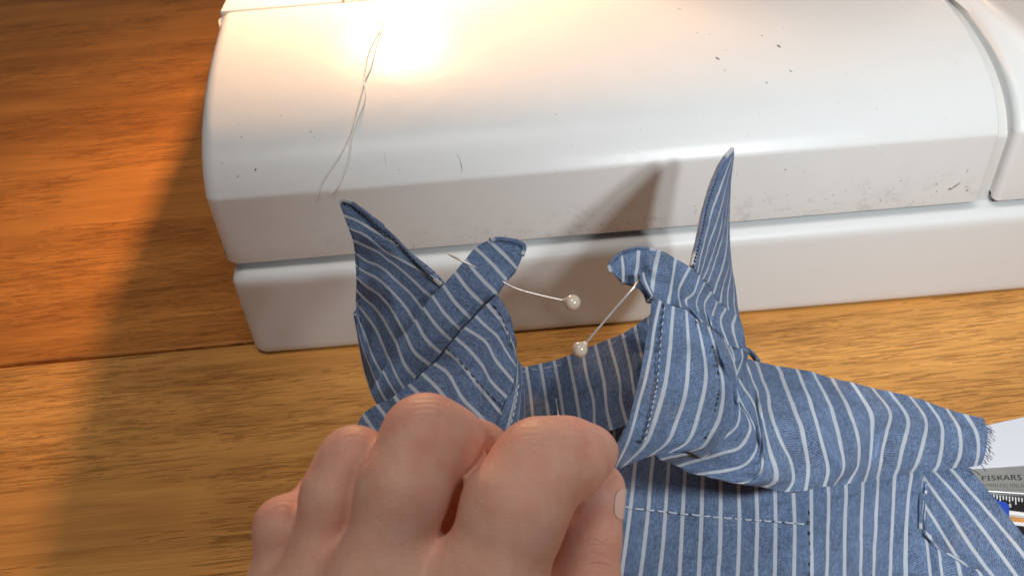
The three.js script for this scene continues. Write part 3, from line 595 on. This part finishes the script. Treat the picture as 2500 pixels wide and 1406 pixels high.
// ───────────────────────── pins and threads ─────────────────────────
const pearl = phys({ color: rgb(0.56, 0.48, 0.38), roughness: 0.22, clearcoat: 0.7, clearcoatRoughness: 0.12 });
function pin(label, pts, headPx, headD, rHead, group) {
  const h = at(headPx[0], headPx[1], headD), t = thing('pearl_pin', label, 'pin', h, group);
  const P = pts.map(([x, y, d]) => at(x, y, d)); part('shaft', tube(P, 0.00026, 40, 8), steel, t);
  const tip = P.at(-1), pre = P.at(-2), dir = tip.clone().sub(pre).normalize();
  const cone = new THREE.ConeGeometry(0.00029, 0.002, 8); cone.applyQuaternion(new THREE.Quaternion().setFromUnitVectors(V3(0, 1, 0), dir)); const cc = tip.clone().addScaledVector(dir, 0.001); cone.translate(cc.x, cc.y, cc.z); part('point', cone, steel, t);
  const pr = []; for (let k = 0; k <= 24; k++) { const a = Math.PI * k / 24; let r = rHead * Math.sin(a), y = -rHead * Math.cos(a); if (a > 2.25) { const q = (a - 2.25) / (Math.PI - 2.25); r = rHead * (Math.sin(2.25) * (1 - q) ** 1.5 + 0.2 * q); y = rHead * (-Math.cos(2.25) + 0.75 * q); } pr.push(new THREE.Vector2(Math.max(r, 1e-5), y)); }
  const head = new THREE.LatheGeometry(pr, 32); head.applyQuaternion(new THREE.Quaternion().setFromUnitVectors(V3(0, 1, 0), P[1].clone().sub(h).normalize())); head.translate(h.x, h.y, h.z);
  part('head', head, pearl, t); return t;
}
pin('pearl-headed pin stuck through the shaded collar stand, its point showing at left', [[1390, 737, .1905], [1372, 733, .191], [1310, 719, .192], [1262, 705, .193], [1215, 682, .1942], [1196, 672, .1975], [1178, 661, .1978], [1168, 656, .1958], [1130, 638, .196], [1104, 625, .197]], [1398, 739], .190, 0.00172, 'pearl-headed pins in the collar');
pin('pearl-headed pin hanging down from the lit collar stand', [[1417, 852, .2015], [1434, 833, .2013], [1490, 768, .2005], [1550, 699, .2000], [1562, 686, .2012]], [1416, 853], .202, 0.00182, 'pearl-headed pins in the collar');
tag(part('pin_shaft', tube([at(1357, 972, 0.2315), at(1361, 1000, 0.2295), at(1369, 1040, 0.224)], 0.00015, 12, 6), steel, scene), 'thin pin shaft lying on the dark inside of the neck', 'pin');
const threadMat = std({ color: rgb(0.82, 0.80, 0.75), roughness: 0.8 });
function thread(label, px, r = 0.0003) {
  const P = px.map(([x, y]) => { const h = profileAt(x, y); return h.p.addScaledVector(h.n, r * 1.2); });
  const g = tube(P, r, 90, 6), o = part('sewing_thread', g, threadMat, scene); o.name = numbered('sewing_thread'); tag(o, label, 'thread', 'white sewing threads on the machine');
}
thread('white sewing thread on the machine, left strand with the lower end', [[769, 485], [776, 470], [788, 442], [806, 415], [830, 380], [846, 347], [858, 315], [868, 275], [880, 235], [888, 205], [894, 190], [903, 172], [912, 140], [920, 110], [930, 78], [938, 50]]);
thread('white sewing thread on the machine, right strand crossing the other at the top', [[807, 472], [822, 458], [838, 428], [850, 395], [855, 362], [860, 330], [873, 290], [885, 262], [891, 235], [891, 215], [888, 195], [892, 165], [900, 130], [928, 75]]);

// ───────────────────────── small tools at the right ─────────────────────────
function slab(px, h0, h1, bevel = 0.0004) {                                          // a flat piece with an outline on the table
  const c = px.map(([x, y]) => onPlane(x, y, 'y', h1)), s = new THREE.Shape(c.map((p) => new THREE.Vector2(p.x, -p.z)));
  const g = new THREE.ExtrudeGeometry(s, { depth: h1 - h0 - bevel, bevelEnabled: true, bevelThickness: bevel, bevelSize: bevel * 0.6, bevelSegments: 2 });
  g.rotateX(-Math.PI / 2); g.translate(0, h0, 0); return g;
}
const card = tag(part('white_card', slab([[2330, 1056], [2417, 1037], [2640, 988], [2660, 1124], [2500, 1134], [2374, 1144], [2330, 1147]], 0.0003, 0.0016), phys({ color: rgb(0.66, 0.67, 0.72), roughness: 0.5 }), scene), 'plain white card on the table under the frayed sleeve end', 'card');
{
  const sc = thing('scissors', 'flat steel scissor blade with engraved maker lettering beside the white card', 'scissors', onPlane(2450, 1170, 'y', 0));
  const bladeMat = std({ color: rgb(0.62, 0.62, 0.60), roughness: 0.42, metalness: 0.85 });
  part('blade', slab([[2330, 1152], [2374, 1146], [2500, 1138], [2640, 1130], [2655, 1216], [2500, 1204], [2411, 1198], [2330, 1190]], 0.0005, 0.0028), bladeMat, sc);
  part('blade', slab([[2560, 1128], [2660, 1120], [2760, 1128], [2760, 1225], [2650, 1222], [2560, 1210]], 0.003, 0.0050), bladeMat, sc);
  part('handle', slab([[2640, 1120], [2900, 1080], [3000, 1180], [2900, 1290], [2660, 1226]], 0.0052, 0.016, 0.003), phys({ color: rgb(0.75, 0.22, 0.04), roughness: 0.4 }), sc);
  const cv = document.createElement('canvas'); cv.width = 1024; cv.height = 320; const cx = cv.getContext('2d');
  cx.fillStyle = '#c9cac6'; cx.fillRect(0, 0, 1024, 320); cx.fillStyle = '#5e5e5c'; cx.textAlign = 'right';
  cx.font = 'bold 150px sans-serif'; cx.save(); cx.translate(868, 150); cx.scale(1.3, 1); cx.fillText('FISKARS', 0, 0); cx.restore();
  cx.font = '92px sans-serif'; cx.save(); cx.translate(1014, 282); cx.scale(1.08, 1); cx.fillText('STAINLESS FINLAND', 0, 0); cx.restore();
  const t = new THREE.CanvasTexture(cv); t.colorSpace = THREE.SRGBColorSpace; t.magFilter = THREE.LinearFilter;
  const q = [[2380, 1158], [2516, 1153], [2522, 1196], [2386, 1193]].map(([x, y]) => onPlane(x, y, 'y', 0.00295));
  const [a, b, c, d] = q, g = new THREE.BufferGeometry(); g.setAttribute('position', new THREE.Float32BufferAttribute([a, b, c, d].flatMap((p) => [p.x, p.y, p.z]), 3)); g.setAttribute('uv', new THREE.Float32BufferAttribute([0, 1, 1, 1, 1, 0, 0, 0], 2)); g.setIndex([0, 3, 1, 1, 3, 2]); g.computeVertexNormals();
  part('lettering', g, std({ map: t, roughness: 0.42, metalness: 0.8, color: rgb(0.98, 0.98, 0.97) }), sc);
}
{
  const ga = thing('sewing_gauge', 'black sewing gauge with white marks, a middle slot and a blue slider', 'ruler', onPlane(2470, 1260, 'y', 0));
  const blackM = phys({ color: rgb(0.014, 0.014, 0.017), roughness: 0.35 }), whiteM = std({ color: rgb(0.75, 0.75, 0.73), roughness: 0.5 });
  const L = (x, y0, y1) => [x, y0 + (y1 - y0) * (x - 2430) / 70];                    // the ruler runs along this line
  const strip = (a0, a1, b0, b1, h0, h1, m, n) => part(n, slab([L(2380, a0, a1), L(2700, a0, a1), L(2700, b0, b1), L(2380, b0, b1)], h0, h1, 0.0001), m, ga);
  strip(1206, 1214, 1241, 1250, 0.0004, 0.0013, blackM, 'ruler_strip'); strip(1242, 1251, 1250, 1259, 0.0004, 0.0016, whiteM, 'slot_edge');
  strip(1268, 1276, 1275, 1283, 0.0004, 0.0016, whiteM, 'slot_edge'); strip(1276, 1284, 1325, 1334, 0.0004, 0.0013, blackM, 'ruler_strip');
  const ticks = []; for (let k = 0; k < 24; k++) { const x = 2412 + k * 7.6, long = k % 5 === 4; const [, y] = L(x, 1208, 1216); ticks.push(slab([[x, y], [x + 2.4, y], [x + 2.9, y + (long ? 17 : k % 5 === 2 ? 13 : 9)], [x + 0.5, y + (long ? 17 : k % 5 === 2 ? 13 : 9)]], 0.00125, 0.00145, 0.00005)); }
  part('scale_marks', merge(ticks), whiteM, ga);
  const cv = document.createElement('canvas'); cv.width = 64; cv.height = 64; const cx = cv.getContext('2d'); cx.fillStyle = '#16161a'; cx.fillRect(0, 0, 64, 64); cx.translate(32, 32); cx.rotate(Math.PI); cx.fillStyle = '#e8e8e4'; cx.font = 'bold 58px sans-serif'; cx.textAlign = 'center'; cx.textBaseline = 'middle'; cx.fillText('5', 0, 2);
  const t = new THREE.CanvasTexture(cv); t.colorSpace = THREE.SRGBColorSpace; t.magFilter = THREE.LinearFilter;
  const q = [[2461, 1227], [2474, 1228], [2475, 1242], [2462, 1241]].map(([x, y]) => onPlane(x, y, 'y', 0.0015)), g = new THREE.BufferGeometry();
  g.setAttribute('position', new THREE.Float32BufferAttribute(q.flatMap((p) => [p.x, p.y, p.z]), 3)); g.setAttribute('uv', new THREE.Float32BufferAttribute([0, 1, 1, 1, 1, 0, 0, 0], 2)); g.setIndex([0, 3, 1, 1, 3, 2]); g.computeVertexNormals(); part('number', g, std({ map: t, roughness: 0.4 }), ga);
  part('slider', slab([[2420, 1205], [2436, 1222], [2458, 1227], [2464, 1236], [2463, 1262], [2440, 1262], [2410, 1240]], 0.0018, 0.0055, 0.0008), phys({ color: rgb(0.02, 0.07, 0.42), roughness: 0.35 }), ga);
}

// ───────────────────────── hand ─────────────────────────
{
  const J = (x, y, d, r) => { const p = at(x, y, d); return { p, r: 0.97 * r * d / FOCAL }; };
  const pk = [J(664, 1500, .154, 74), J(688, 1282, .1535, 59), J(785, 1208, .166, 50), J(860, 1215, .178, 44)];
  const rg = [J(752, 1470, .1488, 88), J(822, 1205, .1496, 79), J(866, 1128, .151, 71), J(940, 1140, .170, 60), J(1000, 1230, .180, 52)];
  const md = [J(914, 1430, .1425, 106), J(988, 1190, .1438, 106), J(1042, 1074, .1465, 98), J(1160, 1118, .159, 84), J(1172, 1220, .169, 72), J(1120, 1340, .178, 74)];
  const ix = [J(1196, 1430, .1415, 134), J(1258, 1240, .1425, 125), J(1330, 1136, .1452, 103), J(1392, 1118, .1495, 82), J(1438, 1106, .1545, 60), J(1474, 1099, .1585, 36)];
  const th = [J(1330, 1720, .160, 140), J(1415, 1440, .1585, 96), J(1440, 1310, .159, 70), J(1460, 1205, .1605, 56), J(1468, 1185, .161, 50)];
  const bones = []; const chain = (c) => { for (let i = 0; i + 1 < c.length; i++) bones.push([c[i], c[i + 1]]); return c; };
  const wr = J(960, 2100, .150, 300), wr2 = J(960, 1900, .152, 300);
  const fingers = [pk, rg, md, ix, th].map((c) => { const b = []; for (let i = 0; i + 1 < c.length; i++) b.push([c[i], c[i + 1]]); return b; });
  fingers[2].push([J(1034, 1066, .1475, 86), J(1098, 1086, .1505, 84)]); fingers[3].push([J(1308, 1134, .1462, 98), J(1378, 1122, .1488, 88)]); fingers[1].push([J(858, 1122, .1518, 66), J(892, 1130, .153, 62)]);
  const palm = [[J(1060, 1270, .170, 90), J(1110, 1330, .172, 95)], [J(1100, 1600, .151, 170), J(1030, 1900, .150, 210)], [J(900, 1600, .152, 150), J(940, 1900, .151, 200)], [J(740, 1600, .155, 115), J(860, 1900, .153, 170)], [pk[0], J(800, 1800, .158, 130)], [rg[0], J(860, 1800, .153, 140)], [md[0], J(950, 1800, .148, 150)], [ix[0], J(1060, 1800, .149, 150)], [th[0], J(1080, 1900, .156, 170)], [J(980, 1900, .152, 220), J(940, 2500, .160, 250)], [J(1230, 1480, .155, 100), J(1330, 1720, .158, 130)]];
  const cap = (p, [a, b]) => { const ab = b.p.clone().sub(a.p), t = Math.max(0, Math.min(1, p.clone().sub(a.p).dot(ab) / ab.lengthSq())); const q = a.p.clone().addScaledVector(ab, t); return p.distanceTo(q) - (a.r + (b.r - a.r) * t); };
  const smin = (a, b, k) => { const h = Math.max(k - Math.abs(a - b), 0) / k; return Math.min(a, b) - h * h * k / 4; };
  const capF = ([a, b]) => { const ax = a.p.x, ay = a.p.y, az = a.p.z, dx = b.p.x - ax, dy = b.p.y - ay, dz = b.p.z - az, l2 = dx * dx + dy * dy + dz * dz, r0 = a.r, dr = b.r - a.r; return (x, y, z) => { const px = x - ax, py = y - ay, pz = z - az; let t = (px * dx + py * dy + pz * dz) / l2; t = t < 0 ? 0 : t > 1 ? 1 : t; return Math.hypot(px - dx * t, py - dy * t, pz - dz * t) - r0 - dr * t; }; };
  const fF = fingers.map((b) => b.map(capF)), pF = palm.map(capF);
  const sdf = (x, y, z) => {
    let d = 1; for (const f of pF) d = smin(d, f(x, y, z), 0.012);
    let all = 1;
    for (const c of fF) { let f = 1; for (const b of c) f = smin(f, b(x, y, z), 0.0038); all = smin(all, f, 0.0017); }
    return smin(d, all, 0.003);
  };
  const pts = [...palm, ...fingers.flat()].flat(); const lo = V3(9, 9, 9), hi = V3(-9, -9, -9);
  for (const j of pts) { lo.min(j.p.clone().subScalar(j.r + 0.009)); hi.max(j.p.clone().addScalar(j.r + 0.009)); }
  const c = lo.clone().add(hi).multiplyScalar(0.5), half = Math.max(hi.x - lo.x, hi.y - lo.y, hi.z - lo.z) / 2, N = 156;
  const mc = new MarchingCubes(N, new THREE.MeshBasicMaterial(), false, false, 600000);
  mc.isolation = 0;
  const w = (i) => (i - N / 2) / (N / 2);
  for (let k = 0; k < N; k++) for (let j = 0; j < N; j++) for (let i = 0; i < N; i++) mc.field[k * N * N + j * N + i] = -sdf(c.x + w(i) * half, c.y + w(j) * half, c.z + w(k) * half);
  mc.update();
  const n = mc.count, pos = new Float32Array(n * 3), nor = new Float32Array(n * 3), uv = new Float32Array(n * 2), col = new Float32Array(n * 3), e = 0.0004;
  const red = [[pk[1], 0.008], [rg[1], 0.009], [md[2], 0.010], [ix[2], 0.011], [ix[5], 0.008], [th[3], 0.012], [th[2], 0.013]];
  for (let i = 0; i < n; i++) {
    let x = c.x + mc.positionArray[3 * i] * half, y = c.y + mc.positionArray[3 * i + 1] * half, z = c.z + mc.positionArray[3 * i + 2] * half;
    const g = V3(sdf(x + e, y, z) - sdf(x - e, y, z), sdf(x, y + e, z) - sdf(x, y - e, z), sdf(x, y, z + e) - sdf(x, y, z - e)); g.normalize();
    const s = Math.max(-0.0002, Math.min(0.0002, sdf(x, y, z))); x -= g.x * s; y -= g.y * s; z -= g.z * s;
    pos.set([x, y, z], 3 * i); nor.set([g.x, g.y, g.z], 3 * i); uv.set([(x + 0.3 * y) / 0.03, (z - 0.6 * y) / 0.03], 2 * i);
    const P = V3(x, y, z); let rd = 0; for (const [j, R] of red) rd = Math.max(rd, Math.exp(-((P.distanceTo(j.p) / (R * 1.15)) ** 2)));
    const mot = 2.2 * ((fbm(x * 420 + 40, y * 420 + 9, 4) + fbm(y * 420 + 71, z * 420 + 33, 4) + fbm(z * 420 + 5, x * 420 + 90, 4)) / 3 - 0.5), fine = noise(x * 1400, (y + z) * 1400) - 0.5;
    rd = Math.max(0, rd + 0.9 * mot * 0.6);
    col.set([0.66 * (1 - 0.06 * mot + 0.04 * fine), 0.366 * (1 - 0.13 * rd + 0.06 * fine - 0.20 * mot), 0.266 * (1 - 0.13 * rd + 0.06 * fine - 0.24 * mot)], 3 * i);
  }
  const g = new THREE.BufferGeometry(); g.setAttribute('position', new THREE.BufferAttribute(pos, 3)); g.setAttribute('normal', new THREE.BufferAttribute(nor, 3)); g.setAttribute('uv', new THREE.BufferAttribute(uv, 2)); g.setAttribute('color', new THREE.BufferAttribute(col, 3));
  const base = at(960, 1700, 0.15), hand = thing('person_hand', 'bare left hand of a person pinching the shirt front between thumb and forefinger', 'hand', base);
  const HX = V3(1, 0, 0), HY = V3(0, 0.64, -0.77), HS = 0.16, HO = at(1050, 1350, 0.15), SN = 1536;   // the hand's own flat axes
  for (let i = 0; i < n; i++) { const q = V3(pos[3 * i], pos[3 * i + 1], pos[3 * i + 2]).sub(HO); uv.set([0.5 + q.dot(HX) / HS, 0.5 + q.dot(HY) / HS], 2 * i); }
  const crease = new Float32Array(SN * SN);
  const line = (pts, wd, dp) => { const c2 = curve(pts.map(([x, y, d]) => at(x, y, d))), L = 160; for (let k = 0; k <= L; k++) { const q = c2.getPoint(k / L).sub(HO), cx = (0.5 + q.dot(HX) / HS) * SN, cy = (0.5 + q.dot(HY) / HS) * SN, f = Math.sin(Math.PI * k / L) ** 0.6; for (let j = -8; j <= 8; j++) for (let i = -8; i <= 8; i++) { const X = Math.round(cx) + i, Y = Math.round(cy) + j; if (X < 0 || Y < 0 || X >= SN || Y >= SN) continue; const v = dp * f * Math.exp(-(((X - cx) ** 2 + (Y - cy) ** 2) / (wd * wd))); crease[Y * SN + X] = Math.max(crease[Y * SN + X], v); } } };
  seed = 77;
  for (const [x, y, d, w2, n2, sl] of [[1318, 1078, .141, 62, 7, 0.10], [1046, 1020, .142, 60, 6, 0.04], [866, 1096, .149, 44, 5, -0.1], [690, 1250, .153, 34, 4, -0.1], [1400, 1090, .147, 40, 5, 0.5]])
    for (let k = 0; k < n2; k++) { const o = (k - n2 / 2) * 13 + rr(-3, 3), ww = w2 * rr(0.5, 1), b2 = rr(-10, 4); line([[x - ww + rr(-8, 8), y + o - sl * ww, d], [x + rr(-10, 10), y + o - 9 + b2, d], [x + ww + rr(-8, 8), y + o + sl * ww + rr(-4, 4), d]], rr(1.6, 2.8), rr(0.25, 0.7)); }
  for (let k = 0; k < 9; k++) line([[1420 + rr(-10, 60), 1330 + k * 13, .153], [1450 + rr(-10, 20), 1322 + k * 13 + rr(-6, 6), .153], [1495, 1334 + k * 13 + rr(-9, 9), .153]], rr(1.4, 2.4), rr(0.2, 0.5));
  const skinBump = tex(SN, SN, (x, y) => { const a = 0.62 + 0.16 * (Math.abs(noise(x / 4.2, y / 4.2) - 0.5) + Math.abs(noise(x / 2.6 + 50, y / 3) - 0.5)) - 0.55 * crease[y * SN + x]; return [a, a, a]; }, false);
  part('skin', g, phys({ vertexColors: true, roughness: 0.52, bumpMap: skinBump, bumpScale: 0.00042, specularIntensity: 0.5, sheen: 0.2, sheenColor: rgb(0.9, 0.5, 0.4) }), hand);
  // thumb nail: a curved plate on the right side of the thumb tip
  const rows = []; const side = RIGHT.clone().multiplyScalar(0.9).addScaledVector(FWD, -0.45).normalize(), len = at(1466, 1180, .16).sub(at(1452, 1262, .16)).normalize(), acr = new THREE.Vector3().crossVectors(side, len).normalize();
  const cen = at(1462, 1222, .160);
  for (let i = 0; i <= 14; i++) { const r = []; for (let j = 0; j <= 14; j++) { const s = j / 14 - 0.5, ww = Math.max(0.02, 1 - Math.abs(2 * s) ** 3.2) ** (1 / 2.6), a = (i / 14 - 0.5) * 1.2; const dir = side.clone().multiplyScalar(Math.cos(a * ww)).addScaledVector(acr, Math.sin(a * ww)); const p = cen.clone().addScaledVector(len, s * 0.0054).addScaledVector(dir, 0.001); let t = 0.001; for (let q = 0; q < 60 && sdf(p.x, p.y, p.z) < 0.00017; q++) { p.addScaledVector(dir, 0.00009); } r.push({ p, u: i, v: j }); } rows.push(r); }
  part('fingernail', gridGeo(rows), phys({ color: rgb(0.72, 0.48, 0.40), roughness: 0.25, clearcoat: 0.3, side: THREE.DoubleSide }), hand);
}

renderer.render(scene, camera);
